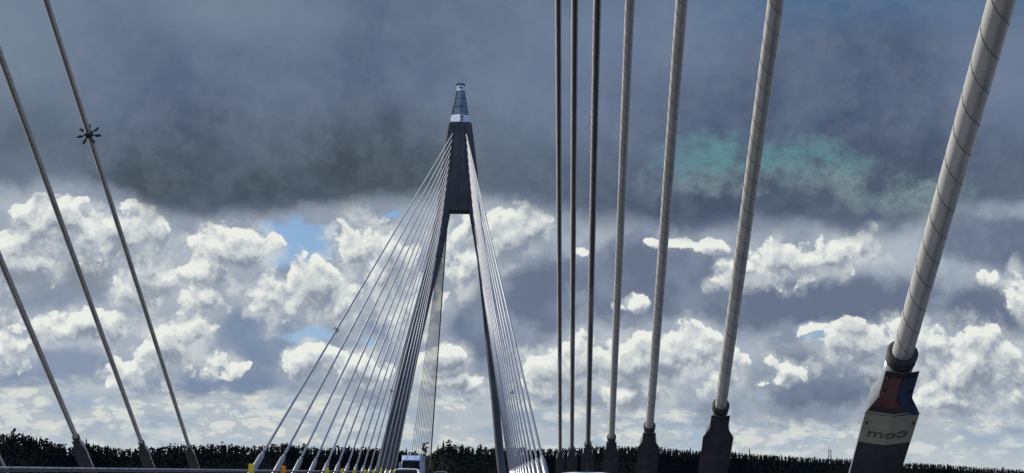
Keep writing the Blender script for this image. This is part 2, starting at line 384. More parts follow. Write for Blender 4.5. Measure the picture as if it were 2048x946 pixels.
class MB:
    def __init__(s): s.v = []; s.f = []; s.sm = []
    def add(s, vs, fs, sm=False):
        k = len(s.v); s.v += [tuple(v) for v in vs]
        for f_ in fs: s.f.append(tuple(i+k for i in f_)); s.sm.append(sm)
        return s
    def loft(s, rings, cap=True, sm=False):
        n = len(rings[0]); vs = [p for r_ in rings for p in r_]; fs = []
        for i in range(len(rings)-1):
            for j in range(n):
                a, b = i*n+j, i*n+(j+1) % n
                fs.append((a, b, b+n, a+n))
        k = len(s.v); s.v += [tuple(v) for v in vs]
        for f_ in fs: s.f.append(tuple(i+k for i in f_)); s.sm.append(sm)
        if cap:
            s.f.append(tuple(k+j for j in reversed(range(n)))); s.sm.append(False)
            s.f.append(tuple(k+(len(rings)-1)*n+j for j in range(n))); s.sm.append(False)
        return s
    def box(s, x0, x1, y0, y1, z0, z1, c=0.0):
        def ring(z, d): return [(x0+d, y0+d, z), (x1-d, y0+d, z), (x1-d, y1-d, z), (x0+d, y1-d, z)]
        if c: return s.loft([ring(z0, c), ring(z0+c, 0), ring(z1-c, 0), ring(z1, c)])
        return s.loft([ring(z0, 0), ring(z1, 0)])
    def tube(s, p, q, r, n=10, r2=None, cap=True):
        p = Vector(p); q = Vector(q); d = (q-p).normalized()
        a = d.orthogonal().normalized(); b = d.cross(a)
        r2 = r if r2 is None else r2
        R1 = [p+(a*math.cos(t)+b*math.sin(t))*r for t in [2*PI*i/n for i in range(n)]]
        R2 = [q+(a*math.cos(t)+b*math.sin(t))*r2 for t in [2*PI*i/n for i in range(n)]]
        return s.loft([R1, R2], cap, True)
    def lathe(s, prof, n=24, cap=True, off=(0, 0)):
        return s.loft([[(r_*math.cos(2*PI*i/n)+off[0], r_*math.sin(2*PI*i/n)+off[1], z) for i in range(n)] for z, r_ in prof], cap, True)
    def path(s, pts, r, n=6):
        rings = []
        for i, p in enumerate(pts):
            p = Vector(p); a = Vector(pts[max(0, i-1)]); b = Vector(pts[min(len(pts)-1, i+1)])
            d = (b-a).normalized(); u_ = Vector((0, 0, 1)) if abs(d.z) < 0.9 else Vector((1, 0, 0))
            x = d.cross(u_).normalized(); y = x.cross(d)
            rings.append([p+(x*math.cos(2*PI*j/n)+y*math.sin(2*PI*j/n))*r for j in range(n)])
        return s.loft(rings, True, True)
    def mesh(s, name):
        me = bpy.data.meshes.new(name); me.from_pydata(s.v, [], s.f); me.update()
        me.polygons.foreach_set('use_smooth', s.sm)
        bm = bmesh.new(); bm.from_mesh(me); bmesh.ops.recalc_face_normals(bm, faces=bm.faces); bm.to_mesh(me); bm.free()
        return me
    def build(s, name, m, parent=None): return link(name, s.mesh(name), m, parent)

# ------------------------------------------------------------------ terrain, water, forest
RIDGE = [
    (-26.94, 0.81, 800.0), (-22.93, 1.039, 800.0), (-19.69, 1.219, 800.0), (-18.64, 1.315, 800.0), (-17.93, 1.312, 800.0),
    (-17.29, 1.231, 800.0), (-16.65, 0.999, 800.0), (-16.1, 0.897, 820.0), (-15.65, 1.056, 900.0), (-14.91, 0.918, 950.0),
    (-14.25, 0.834, 950.0), (-13.14, 0.872, 950.0), (-12.39, 0.98, 950.0), (-11.25, 0.999, 950.0), (-10.49, 1.05, 950.0),
    (-9.33, 0.991, 950.0), (-8.56, 1.081, 950.0), (-7.88, 1.15, 950.0), (-7.2, 1.024, 1000.0), (-6.22, 0.98, 1000.0),
    (-5.04, 1.017, 1050.0), (-4.05, 0.952, 1100.0), (-3.45, 0.921, 1150.0), (-2.66, 0.814, 1200.0), (-2.22, 0.761, 1200.0),
    (-2.03, 0.941, 1000.0), (-1.67, 1.162, 950.0), (-0.97, 1.132, 950.0), (0.52, 1.112, 950.0), (1.72, 1.048, 1000.0),
    (2.71, 1.059, 1050.0), (3.71, 1.111, 1100.0), (4.7, 1.161, 1100.0), (6.29, 1.178, 1100.0), (7.27, 1.11, 1150.0),
    (8.45, 1.025, 1200.0), (10.01, 0.982, 1300.0), (11.55, 0.9, 1350.0), (13.27, 0.801, 1400.0), (14.6, 0.775, 1400.0),
    (15.9, 0.654, 1400.0), (17.01, 0.646, 1400.0), (17.92, 0.599, 1450.0), (19.0, 0.516, 1450.0), (20.57, 0.439, 1500.0),
    (23.2, 0.411, 1500.0), (28.13, 0.514, 1500.0),
]
SEA = -51.0
me = MB().add([(-30000, -30000, SEA), (30000, -30000, SEA), (30000, 30000, SEA), (-30000, 30000, SEA)], [(0, 1, 2, 3)]).mesh('water')
M_WATER = mat('fjord_water', (0.02, 0.035, 0.045), 0.12, 0, 0.2, 0.02, 0.4)
struct(link('water', me, M_WATER))
TREE_H = 6.0
def ridge(a):
    for i in range(len(RIDGE)-1):
        a0, e0, d0 = RIDGE[i]; a1, e1, d1 = RIDGE[i+1]
        if a0 <= a <= a1:
            t = (a-a0)/(a1-a0); e = e0+(e1-e0)*t; d = d0+(d1-d0)*t
            return e, d
    return (RIDGE[0][1:] if a < RIDGE[0][0] else RIDGE[-1][1:])
def ground_point(a, k):
    """k = 0 ridge, negative towards the viewer, in metres of ground range"""
    e, d = ridge(a)
    zr = EYE + d*math.tan(R(e)) - TREE_H*1.12
    s = -k
    if s >= 0: z = zr - 0.30*s - 0.00025*s*s
    else: z = zr + 0.08*s
    z = max(z, SEA-6)
    x, y = math.sin(R(a))*(d+k), math.cos(R(a))*(d+k)
    z += 1.2*mnoise.noise(Vector((x*0.02, y*0.02, 0))) if s > 3 else 0
    return (x, y, z)
vs, fs = [], []
cols = [-30+0.25*i for i in range(int(60/0.25)+1)]
rows = [-260, -200, -150, -110, -80, -55, -35, -18, -6, 0, 20, 80, 250, 700]
for a in cols:
    for k in rows: vs.append(ground_point(a, k))
nr = len(rows)
for i in range(len(cols)-1):
    for j in range(nr-1):
        fs.append((i*nr+j, (i+1)*nr+j, (i+1)*nr+j+1, i*nr+j+1))
M_HILL = mat('forest_floor', (0.008, 0.010, 0.009), 1.0, 0, 0.2, 0.05, spec=0.02)
me = MB().add(vs, fs, True).mesh('hills')
struct(link('hills', me, M_HILL))

def needle_material():
    m = bpy.data.materials.new('conifer_foliage'); m.use_nodes = True; t = m.node_tree; b = NB(t)
    p = t.nodes['Principled BSDF']; o = b.new('ShaderNodeTexCoord').outputs['Object']
    n = b.noise(o, 0.12, 5, 0.7)
    b.put(p.inputs['Base Color'], b.mix(b.step(n, 0.35, 0.65), (0.009, 0.012, 0.012), (0.014, 0.019, 0.017)))
    p.inputs['Roughness'].default_value = 0.95; p.inputs['Specular IOR Level'].default_value = 0.02
    return m
M_NEEDLE = needle_material()
M_BARK = mat('bark', (0.06, 0.045, 0.035), 0.9)
def conifer(V, Fc, x, y, z, h, rnd, spread=0.19, tiers=4, n=6):
    for t in range(tiers):
        f0 = 0.06+0.8*t/tiers; f1 = min(1.0, f0+1.25/tiers+0.08)
        if t == tiers-1: f1 = 1.0
        rad = h*spread*(1-f0*0.88)*rnd.uniform(0.8, 1.25)
        k = len(V); ph = rnd.uniform(0, 6.28)
        V.append((x+rnd.uniform(-.1, .1), y, z+h*f1))
        for j in range(n*2):
            rr_ = rad*(1.0 if j % 2 == 0 else 0.55)*rnd.uniform(0.75, 1.2)
            V.append((x+rr_*math.cos(ph+PI*j/n), y+rr_*math.sin(ph+PI*j/n), z+h*(f0-0.04*(j % 2 == 0))+rnd.uniform(-.2, .2)))
        for j in range(n*2): Fc.append((k, k+1+j, k+1+(j+1) % (n*2)))
def pinecrown(V, Fc, x, y, z, h, rnd):
    for q in range(rnd.randint(6, 10)):
        cx_, cy_, cz_ = x+rnd.gauss(0, h*.13), y+rnd.gauss(0, h*.13), z+h*rnd.uniform(.3, .95)
        rr_ = h*rnd.uniform(.08, .16)
        k = len(V)
        for a_, b_, c_ in ((1, 0, 0), (-1, 0, 0), (0, 1, 0), (0, -1, 0), (0, 0, .7), (0, 0, -.6)):
            V.append((cx_+a_*rr_*rnd.uniform(.6, 1.3), cy_+b_*rr_*rnd.uniform(.6, 1.3), cz_+c_*rr_*rnd.uniform(.6, 1.3)))
        for t_ in ((0, 2, 4), (2, 1, 4), (1, 3, 4), (3, 0, 4), (2, 0, 5), (1, 2, 5), (3, 1, 5), (0, 3, 5)): Fc.append(tuple(k+i for i in t_))
rnd = random.Random(3)
V, Fc = [], []
a = -24.0
while a < 24.5:
    e, d = ridge(a)
    step = math.degrees(2.3/d)
    # the row along the ridge and those on the slope in front
    k = 12.0
    while k > -95:
        aa = a+rnd.uniform(-.5, .5)*step
        kk = k+rnd.uniform(-2.5, 2.5)
        x, y, z = ground_point(aa, min(kk, 10))
        h = TREE_H*rnd.choice([.75, .8, .85, .9, .9, .95, 1, 1, 1.05, 1.05, 1.12, 1.35 if rnd.random() < .3 else 1.0])
        if d > 1250: h *= .9
        if abs(y) < 60000:
            if rnd.random() < .5: conifer(V, Fc, x, y, z, h, rnd, rnd.uniform(.16, .26), 3, 4)
            else: pinecrown(V, Fc, x, y, z, h*.92, rnd)
        k -= 3.6 if k > -20 else 7.0
    a += step
me = bpy.data.meshes.new('forest'); me.from_pydata(V, [], Fc); me.update()
fo = link('forest', me, M_NEEDLE); fo['kind'] = 'stuff'
fo['label'] = 'dark conifer forest covering the far hills along the horizon'; fo['category'] = 'forest'

def ridge_tree(px_a, dist_off, top_e, label, kind='spruce', dist=None, name='spruce_tree'):
    """one tree that stands clear of the forest edge; top at elevation top_e degrees"""
    e, d = ridge(px_a); d = (dist or d)+dist_off
    zt = EYE+d*math.tan(R(top_e))
    gx, gy, gz = ground_point(px_a, dist_off)
    h = max(6.0, zt-gz)
    t = thing(name, label, 'tree', (gx, gy, gz), 'trees standing above the ridge line')
    MB().tube((0, 0, -0.5), (0, 0, h*.96), h*.017, 6, h*.004).build('trunk', M_BARK, t)
    V2, F2 = [], []
    rn = random.Random(int(px_a*100))
    if kind == 'spruce': conifer(V2, F2, 0, 0, h*.08, h*.92, rn, .15, 8, 6)
    else:
        pinecrown(V2, F2, 0, 0, h*.30, h*.72, rn); pinecrown(V2, F2, 0, 0, h*.35, h*.66, rn)
    me = bpy.data.meshes.new('crown'); me.from_pydata(V2, [], F2); me.update()
    link('crown', me, M_NEEDLE, t)
TREE_AE = [
    (-2.488, 1.171, 'ragged pine tree showing between the thin back cables', 'pine', 'pine_tree'),
    (-2.414, 0.994, 'smaller pine tree just right of the ragged one behind the back cables', 'pine', 'pine_tree'),
    (-1.949, 1.099, 'first tall spruce at the left end of the middle hill', 'spruce', 'spruce_tree'),
    (-1.734, 1.279, 'pointed spruce topping the left shoulder of the middle hill', 'spruce', 'spruce_tree'),
    (-1.516, 1.302, 'broad pine at the crest right of the pointed spruce', 'pine', 'pine_tree'),
    (10.379, 1.083, 'single spruce standing tallest right of the second nearest cable sleeve', 'spruce', 'spruce_tree'),
    (-18.151, 1.438, 'bushy pine highest on the far left hill', 'pine', 'pine_tree'),
    (-15.507, 1.134, 'spruce rising beside the leftmost cable sleeve', 'spruce', 'spruce_tree'),
]
MAST_AE = (13.460, 1.052)
for (aa, ee, lab, kd, nm) in TREE_AE: ridge_tree(aa, 6, ee, lab, kd, name=nm)
# lattice mast on the right hill
def mast(aa, ee):
    e, d = ridge(aa); gx, gy, gz = ground_point(aa, 8)
    h = EYE+(d+8)*math.tan(R(ee))-gz
    t = thing('lattice_mast', 'thin grey lattice radio mast on the right hill', 'mast', (gx, gy, gz))
    b = MB(); w0, w1 = 1.6, 0.9
    for sx, sy in ((-1, -1), (1, -1), (1, 1), (-1, 1)): b.tube((sx*w0, sy*w0, 0), (sx*w1, sy*w1, h), .16, 5)
    n = 14
    for i in range(n):
        z0_, z1_ = h*i/n, h*(i+1)/n; a0 = w0+(w1-w0)*i/n; a1 = w0+(w1-w0)*(i+1)/n
        for q in ((-1, -1, 1, -1), (1, -1, 1, 1), (1, 1, -1, 1), (-1, 1, -1, -1)):
            b.tube((q[0]*a0, q[1]*a0, z0_), (q[2]*a1, q[3]*a1, z1_), .07, 4)
    b.build('lattice', M_DKMET, t)
    MB().tube((0, 0, h), (0, 0, h+3), .08, 5).build('antenna', M_DKMET, t)
mast(*MAST_AE)

# ------------------------------------------------------------------ bridge deck and road
CX = -7.25                       # centre line of the bridge
Y0, Y1 = -140.0, 500.0
b = MB()
sec = [(-13.2, -0.02), (-13.2, -0.6), (-9.5, -2.4), (9.5, -2.4), (13.2, -0.6), (13.2, -0.02)]
b.loft([[(CX+x, y, z-0.004) for x, z in sec] for y in (Y0, Y1)])
struct(b.build('bridge_deck', mat('deck_concrete', (0.3, 0.3, 0.29), 0.85, 0, 0.15, 0.5)))
struct(MB().box(CX-10.9, CX+10.9, Y0, Y1, -0.02, 0.0).build('road', M_ASPH))
struct(MB().box(CX-11.4, CX-10.9, Y0, Y1, -0.02, 0.14).build('kerb', mat('kerb_stone', (0.32, 0.32, 0.31), 0.8, 0, 0.15, 2)))
struct(MB().box(CX+10.9, CX+11.4, Y0, Y1, -0.02, 0.14).build('kerb', MATS['kerb_stone']))
b = MB()
for x in (CX-10.3, 2.9, -2.35, -3.45): b.add([(x-.09, Y0, .004), (x+.09, Y0, .004), (x+.09, Y1, .004), (x-.09, Y1, .004)], [(0, 1, 2, 3)])
y = Y0
while y < Y1:
    for x in (-7.2,): b.add([(x-.06, y, .004), (x+.06, y, .004), (x+.06, y+3, .004), (x-.06, y+3, .004)], [(0, 1, 2, 3)])
    y += 12
struct(b.build('road_markings', M_PAINT))
b = MB()
b.loft([[(CX+x, y, z) for x, z in ((-40, -52), (-13.2, -0.6), (-13.2, -.03), (13.2, -.03), (13.2, -0.6), (40, -52))] for y in (Y1, Y1+450)])
struct(b.build('embankment', M_HILL))
struct(MB().box(CX-10.9, CX+10.9, Y1, Y1+440, -0.02, 0.0).build('approach_road', M_ASPH))

# edge railings
def railing(x, lean, label, y0, y1, top):
    t = thing('edge_railing', label, 'railing', (x, y0, 0))
    L = y1-y0
    MB().tube((0, 0, top), (0, L, top), .036, 10).build('handrail', M_GALV, t)
    MB().box(-.02, .02, 0, L, top-.17, top-.05).build('top_rail', M_DKMET, t)
    b = MB()
    for z in (.35, .65, .95, 1.15): b.tube((lean*.06*z, 0, z), (lean*.06*z, L, z), .016, 5)
    b.build('lower_rails', M_DKMET, t)
    y = 0
    first = None; n = 0
    while y <= L+.01 and n < 99:
        if first is None:
            b = MB(); b.path([(0, 0, top-.03), (lean*.02, 0, top-.2), (lean*.16, 0, top-.6), (lean*.18, 0, 0.1)], .03, 6)
            b.box(-.045, .045, -.05, .05, top-.05, top+.028)
            first = b.build('post', M_DKMET, t)
        else:
            o = first.copy(); COL.objects.link(o); o.location.y = y; o.parent = t
        y += 2.0; n += 1
railing(-18.0, -1, 'left steel edge railing with pale handrail in front of the leftmost cable sleeves', 48.8, 240, EYE-.035)
railing(3.85, 1, 'right steel edge railing below the near right cable sleeves', 12, 205, 1.36)

# median barrier
t = thing('median_barrier', 'low steel guard rail dividing the lanes under the yellow reflectors', 'guard rail', (-2.9, 8, 0))
b = MB(); prof = [(-.04, .45), (.03, .50), (-.03, .60), (.03, .70), (-.04, .75), (-.05, .70), (.01, .60), (-.05, .50)]
b.loft([[(x, y, z) for x, z in prof] for y in (0, 300)])
b.build('beam', M_GALV, t)
first = None
for i in range(99):
    if first is None: first = MB().box(-.09, -.055, -.05, .05, 0, .8).build('post', M_GALV, t)
    else:
        o = first.copy(); COL.objects.link(o); o.parent = t; o.location.y = i*3
ords = ['first', 'second', 'third', 'fourth', 'fifth', 'sixth', 'seventh', 'eighth', 'ninth', 'tenth', 'eleventh', 'twelfth', 'thirteenth', 'fourteenth', 'fifteenth']
def delineator(y, top, m, label):
    t = thing('lane_delineator', label, 'reflector post', (-2.9, y, 0), 'reflector plates along the median barrier')
    b = MB(); b.box(-.031, .031, -.012, .012, top-.30, top, .004); b.build('reflector_plate', m, t)
    MB().tube((0, 0.025, .5), (0, 0.025, top-.06), .014, 6).build('stem', M_DKMET, t)
    MB().box(-.02, .02, -.017, -.0125, top-.10, top-.04).build('lens', m, t)
ys = [17.8, 20.62, 26.25, 29.0, 31.7, 34.4, 37.0, 39.6, 42.3, 45.0]
names = ['nearest and largest yellow reflector plate at the foot of the far fan', 'orange reflector plate, the only orange one, second along the median',
         'yellow reflector plate next after the orange one', 'fourth yellow-toned plate along the median from the left', 'fifth plate along the median from the left',
         'sixth plate along the median from the left', 'seventh plate along the median from the left', 'eighth plate along the median, left of the pylon leg foot',
         'ninth tiny plate along the median towards the white oncoming car', 'tenth and last tiny plate beside the white oncoming car']
for i, y in enumerate(ys): delineator(y, EYE+(.07, .06, .047, .045, .04, .04, .035, .03, .03, .03)[i], M_ORA if i == 1 else M_YEL, names[i])

# ------------------------------------------------------------------ stay cables
YM, GAP_, SP = 108.79, 15.56, 12.83
R_CAB = 0.118
def frame(a, b_):
    z = (b_-a).normalized(); d = Vector((0, 0, -1)); y = (d-z*d.dot(z)).normalized(); x = y.cross(z)
    return Matrix(((x.x, y.x, z.x, a.x), (x.y, y.y, z.y, a.y), (x.z, y.z, z.z, a.z), (0, 0, 0, 1)))
def sleeve_meshes():
    b = MB(); b.lathe([(-9, .245), (-.94, .245), (-.87, .24), (-.64, .18), (-.58, .165), (-.05, .16)], 28)
    s = b.mesh('anchor_sleeve')
    hw = [(-9.0, .315), (-.90, .315), (-.64, .19), (-.10, .19)]
    b = MB(); th = .012
    V3, F3 = [], []
    for z, h in hw:
        for x, yy in ((-h, .215), (-h*.02, .262), (h*.02, .262), (h, .215)):
            yo = yy if z < -.8 else yy-.055
            V3.append((x, yo, z)); V3.append((x, yo+th, z))
    def id_(i, j, k): return (i*4+j)*2+k
    for i in range(3):
        for j in range(3):
            F3.append((id_(i, j, 0), id_(i, j+1, 0), id_(i+1, j+1, 0), id_(i+1, j, 0)))
            F3.append((id_(i, j, 1), id_(i+1, j, 1), id_(i+1, j+1, 1), id_(i, j+1, 1)))
        F3.append((id_(i, 0, 0), id_(i+1, 0, 0), id_(i+1, 0, 1), id_(i, 0, 1)))
        F3.append((id_(i, 3, 0), id_(i, 3, 1), id_(i+1, 3, 1), id_(i+1, 3, 0)))
    for j in range(3):
        F3.append((id_(0, j, 0), id_(0, j, 1), id_(0, j+1, 1), id_(0, j+1, 0)))
        F3.append((id_(3, j, 0), id_(3, j+1, 0), id_(3, j+1, 1), id_(3, j, 1)))
    b.add(V3, F3)
    for zb in (-.2, -.5, -1.1, -1.6, -2.1, -2.6):
        hb = .15 if zb > -.6 else .275
        for sx in (-1, 1):
            yb = .262-.047*hb/.315 - (.055 if zb > -.6 else 0)
            b.tube((sx*hb, yb, zb), (sx*hb, yb+.032, zb), .016, 6)
    p = b.mesh('shield_plate')
    b = MB(); b.lathe([(-.12, .168), (-.11, .172), (-.04, .172), (-.035, .15), (0, .15), (.005, .178), (.035, .178), (.04, .13)], 28); c = b.mesh('collar')
    return s, p, c
ME_SLEEVE, ME_PLATE, ME_COLLAR = sleeve_meshes()
ME_SLEEVE.materials.append(M_SLEEVE); ME_PLATE.materials.append(M_PLATE); ME_COLLAR.materials.append(M_COLLAR)
def stay(side, a, b_, label, group, helix=0, clamp=None, sleeve=True, rad=R_CAB, twist=1, msh=None):
    L = (b_-a).length
    t = bpy.data.objects.new('stay_cable', None); COL.objects.link(t); t['label'] = label; t['category'] = 'stay cable'; t['group'] = group
    t.matrix_world = frame(a, b_)
    b = MB(); b.loft([[(rad*math.cos(2*PI*i/20), rad*math.sin(2*PI*i/20), z) for i in range(20)] for z in (-.1, L)], True, True)
    b.build('sheath', msh or M_CLEAN, t)
    if sleeve:
        s = link('anchor_sleeve', ME_SLEEVE, None, t); p = link('shield_plate', ME_PLATE, None, s); link('collar', ME_COLLAR, None, s)
        # keep the sleeve from running through the deck: scale its length so that it ends at the deck edge
        k = (a.z+0.45)/max(.2, ((b_-a)/L).z)/9.0
        s.scale.z = 1.0
        if k < 1: cut_sleeve(s, p, k*9)
    if helix:
        n = int(helix/.84*16)
        for q in (0, PI):
            pts = []
            for i in range(n):
                z = .08+i*helix/n; th = twist*2*PI*z/.84+q
                pts.append(((rad+.001)*math.cos(th), (rad+.001)*math.sin(th), z))
            MB().path(pts, .0038, 5).build('helical_rib', M_RIB, t)
    if clamp: ring_clamp(t, clamp, 7 if helix else 6, .62 if helix else .42)
    return t
def cut_sleeve(s, p, zl):
    for o in (s, p):
        me = o.data.copy(); o.data = me
        for v in me.vertices:
            if v.co.z < -8: v.co.z = -zl
def ring_clamp(t, z, arms=7, big=1.0):
    c = MB().lathe([(z-.14, R_CAB+.02), (z-.12, R_CAB+.05), (z+.12, R_CAB+.05), (z+.14, R_CAB+.02)], 16).build('ring_clamp', M_DKMET, t)
    for i in range(arms):
        a_ = 2*PI*i/arms+.3
        def pt(r_, dz, da=0): return (r_*math.cos(a_+da), r_*math.sin(a_+da), z+dz)
        b = MB(); b.path([pt(.13, 0), pt(.42*big, -.06), pt(.55*big, -.06, .04)], .035, 6)
        b.path([pt(.52*big, -.06), pt(.82*big, -.02, .05)], .06, 6)
        b.build('arm', M_DKMET, c)
HN, HF = EYE+1.40, EYE+1.47
ZT = EYE+76.04
def att(Y, i, s, off=0): return Vector((CX+s*(1.40+.145*i), Y+off, ZT-1.49*i))
right_names = ['farthest and thinnest of the seven upright cables right of the pylon', 'second upright cable right of the pylon, counted from the pylon',
               'third upright cable right of the pylon, counted from the pylon', 'fourth upright cable from the pylon, middle of the seven', 'fifth upright cable from the pylon, third nearest on the right',
               'second nearest right cable with a plain dark sleeve and dark spiral marks', 'nearest and thickest cable at far right, its sleeve painted with a cream, red and blue reflection']
near_right = []
for i in range(7):
    a = Vector((CX+12, YM-GAP_-SP*i, HN)); b_ = att(YM-207, i, 1)
    near_right.append(stay(1, a, b_, right_names[i], 'near stay cables on the right side', helix=0 if i < 2 else 30, twist=-1, msh=M_STAIN if i < 3 else M_NEAR))
left_names = ['right one of the three near left cables, carrying the star shaped clamp', 'middle one of the three near left cables, without a clamp',
              'leftmost of the three near left cables, cut by the left picture edge', 'left cable whose sleeve foot just shows at the bottom left corner']
for i in range(4):
    a = Vector((CX-12, YM-GAP_-SP*i, HN)); b_ = att(YM-207, i, -1)
    stay(-1, a, b_, left_names[i], 'near stay cables on the left side', helix=30, clamp=35.4 if i == 0 else None, msh=M_SHEATH)
YP = YM+207
for i in range(15):
    for s in (-1, 1):
        a = Vector((CX+s*12, YM+GAP_+SP*i, HF-.068*i)); b_ = att(YP, i, s, -1.0)
        o_ = ords[i]
        lab = ('%s cable of the left fan in front of the pylon, counted from the left' if s < 0 else '%s cable of the right fan in front of the pylon, counted from the right') % o_
        if s < 0 and i == 0: lab = 'outermost cable of the left fan, carrying a small star clamp'
        stay(s, a, b_, lab, 'fan of stay cables in front of the pylon', clamp={(-1, 0): 39.1, (-1, 9): 21.1, (1, 4): 21.7}.get((s, i)))
for i in range(15):
    for s in (-1, 1):
        yy = YP+179-3.0*min(i, 3)-(i-3)*11.2*(i > 3)
        a = Vector((CX+s*12, yy, HF)); b_ = att(YP, i, s, 1.0)
        lab = ('%s thin back cable seen between the pylon legs, counted from the right' if s < 0 else '%s back cable hidden close behind the right pylon leg, counted from the lowest end') % ords[i]
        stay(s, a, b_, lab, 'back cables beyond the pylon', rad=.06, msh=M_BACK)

# dashboard reflection in the windscreen, painted as a band on the nearest sleeve
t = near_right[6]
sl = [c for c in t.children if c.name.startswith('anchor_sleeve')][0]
def plate_patch(name, m, pts, lift, parent):
    """patch lying on the folded plate; pts = (u, z), u from -1 to 1 across the plate"""
    def hwid(z):
        for (z0_, h0), (z1_, h1) in zip(((-9, .315), (-.90, .315), (-.64, .19)), ((-.90, .315), (-.64, .19), (-.10, .19))):
            if z0_ <= z <= z1_: return h0+(h1-h0)*(z-z0_)/(z1_-z0_)
        return .19
    def P3(u_, z):
        h = hwid(z); x = -u_*h
        yb = .262-(.047)*abs(u_)
        yb -= .055*max(0, min(1, (z+.90)/.26))
        return (x, yb+.012+lift, z)
    V4, F4 = [], []
    cols_, rows_ = 12, len(pts)
    for (z, u0_, u1_) in pts:
        for j in range(cols_+1): V4.append(P3(u0_+(u1_-u0_)*j/cols_, z))
    for i in range(rows_-1):
        for j in range(cols_): k = i*(cols_+1)+j; F4.append((k, k+1, k+cols_+2, k+cols_+1))
    return MB().add(V4, F4).build(name, m, parent), P3
M_CREAM = mat('cream_reflection', (0.27, 0.26, 0.20), 0.5, 0, 0.12, 6)
M_RED = mat('red_reflection', (0.085, 0.014, 0.016), 0.5, 0, 0.5, 9)
M_BLUE = mat('blue_reflection', (0.012, 0.026, 0.085), 0.5, 0, 0.5, 9)
M_LETTER = mat('letter_reflection', (0.07, 0.07, 0.06), 0.6)
band, P3 = plate_patch('painted_reflection', M_CREAM, [(z, -1, 1) for z in (-1.55, -1.3, -1.1, -.98, -.92, -.86)], .003, sl)
plate_patch('red_reflection', M_RED, [(z, -.95, u) for z, u in ((-.78, .3), (-.66, .1), (-.50, -.05), (-.30, -.05), (-.18, 0))], .003, band)
plate_patch('blue_reflection', M_BLUE, [(z, u, .98) for z, u in ((-.92, .75), (-.78, .4), (-.66, .2), (-.50, .05), (-.30, .05), (-.18, .1))], .006, band)
cu = bpy.data.curves.new('reflected_text', 'FONT'); cu.body = 'moɔ'; cu.size = .25; cu.offset = .004; cu.align_x = 'CENTER'
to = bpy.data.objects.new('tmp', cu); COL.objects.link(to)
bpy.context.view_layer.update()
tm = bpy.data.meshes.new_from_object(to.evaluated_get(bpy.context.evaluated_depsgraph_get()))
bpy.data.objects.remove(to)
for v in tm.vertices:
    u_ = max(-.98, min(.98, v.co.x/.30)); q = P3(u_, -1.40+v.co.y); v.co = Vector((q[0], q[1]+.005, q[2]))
tm.name = 'reflected_lettering'
link('reflected_lettering', tm, M_LETTER, band)


# ------------------------------------------------------------------ pylon
py = thing('bridge_pylon', 'tall dark concrete A-shaped pylon with a white and glass lantern top', 'bridge pylon', (CX, YP, EYE))
def rect(x0, x1, z, hy, c=.35):
    return [(x0+c, -hy, z), (x1-c, -hy, z), (x1, -hy+c, z), (x1, hy-c, z), (x1-c, hy, z), (x0+c, hy, z), (x0, hy-c, z), (x0, -hy+c, z)]
b = MB()
b.loft([rect(-4.72, 4.95, 57.9, 2.6), rect(-4.1, 4.15, 67.5, 2.45), rect(-2.72, 2.72, 77.9, 2.2), rect(-2.45, 2.45, 78.35, 2.0)])
b.build('head', M_CONC, py)
# vertical joints as shallow strips
b = MB()
for x0_, x1_ in ((-1.25, -1.75), (0.0, 0.0), (1.15, 1.6)):
    b.loft([[(x0_-.07, -2.24, 77.6), (x0_+.07, -2.24, 77.6), (x0_+.07, -2.1, 77.6), (x0_-.07, -2.1, 77.6)],
            [(x1_-.07, -2.52, 67.5), (x1_+.07, -2.52, 67.5), (x1_+.07, -2.3, 67.5), (x1_-.07, -2.3, 67.5)]] if x0_ else
           [[(-.05, -2.24, 77.6), (.05, -2.24, 77.6), (.05, -2.1, 77.6), (-.05, -2.1, 77.6)],
            [(-.05, -2.49, 67.5), (.05, -2.49, 67.5), (.05, -2.3, 67.5), (-.05, -2.3, 67.5)],
            [(-.05, -2.64, 58.2), (.05, -2.64, 58.2), (.05, -2.4, 58.2), (-.05, -2.4, 58.2)]])
b.build('joint_strips', mat('joint_dark', (0.05, 0.05, 0.05), 0.9), py)
LO = [(58.0, -4.72, -1.85), (47.5, -6.75, -3.60), (38.6, -8.6, -5.75), (28.0, -11.1, -7.95), (17.6, -13.3, -9.8), (6.8, -15.3, -11.9), (-1.5, -16.9, -13.3), (-12, -17.2, -13.4), (-52, -12.5, -8.2)]
RO = [(58.0, 2.40, 4.95), (47.5, 4.35, 6.2), (35.2, 5.85, 7.35), (26.6, 6.75, 8.15), (15.7, 8.05, 9.75), (5.9, 9.0, 10.8), (-1.5, 9.9, 11.75), (-12, 10.3, 12.6), (-52, 6.2, 9.6)]
MB().loft([rect(x0_, x1_, z, 2.62+.012*(58-z)) for z, x0_, x1_ in reversed(LO)]).build('leg', M_CONC, py)
MB().loft([rect(x0_, x1_, z, 2.62+.012*(58-z)) for z, x0_, x1_ in reversed(RO)]).build('leg', M_CONC, py)
MB().box(-14.5, 11.0, -2.0, 2.0, -7.5, -4.2, .3).build('cross_beam', M_CONC, py)
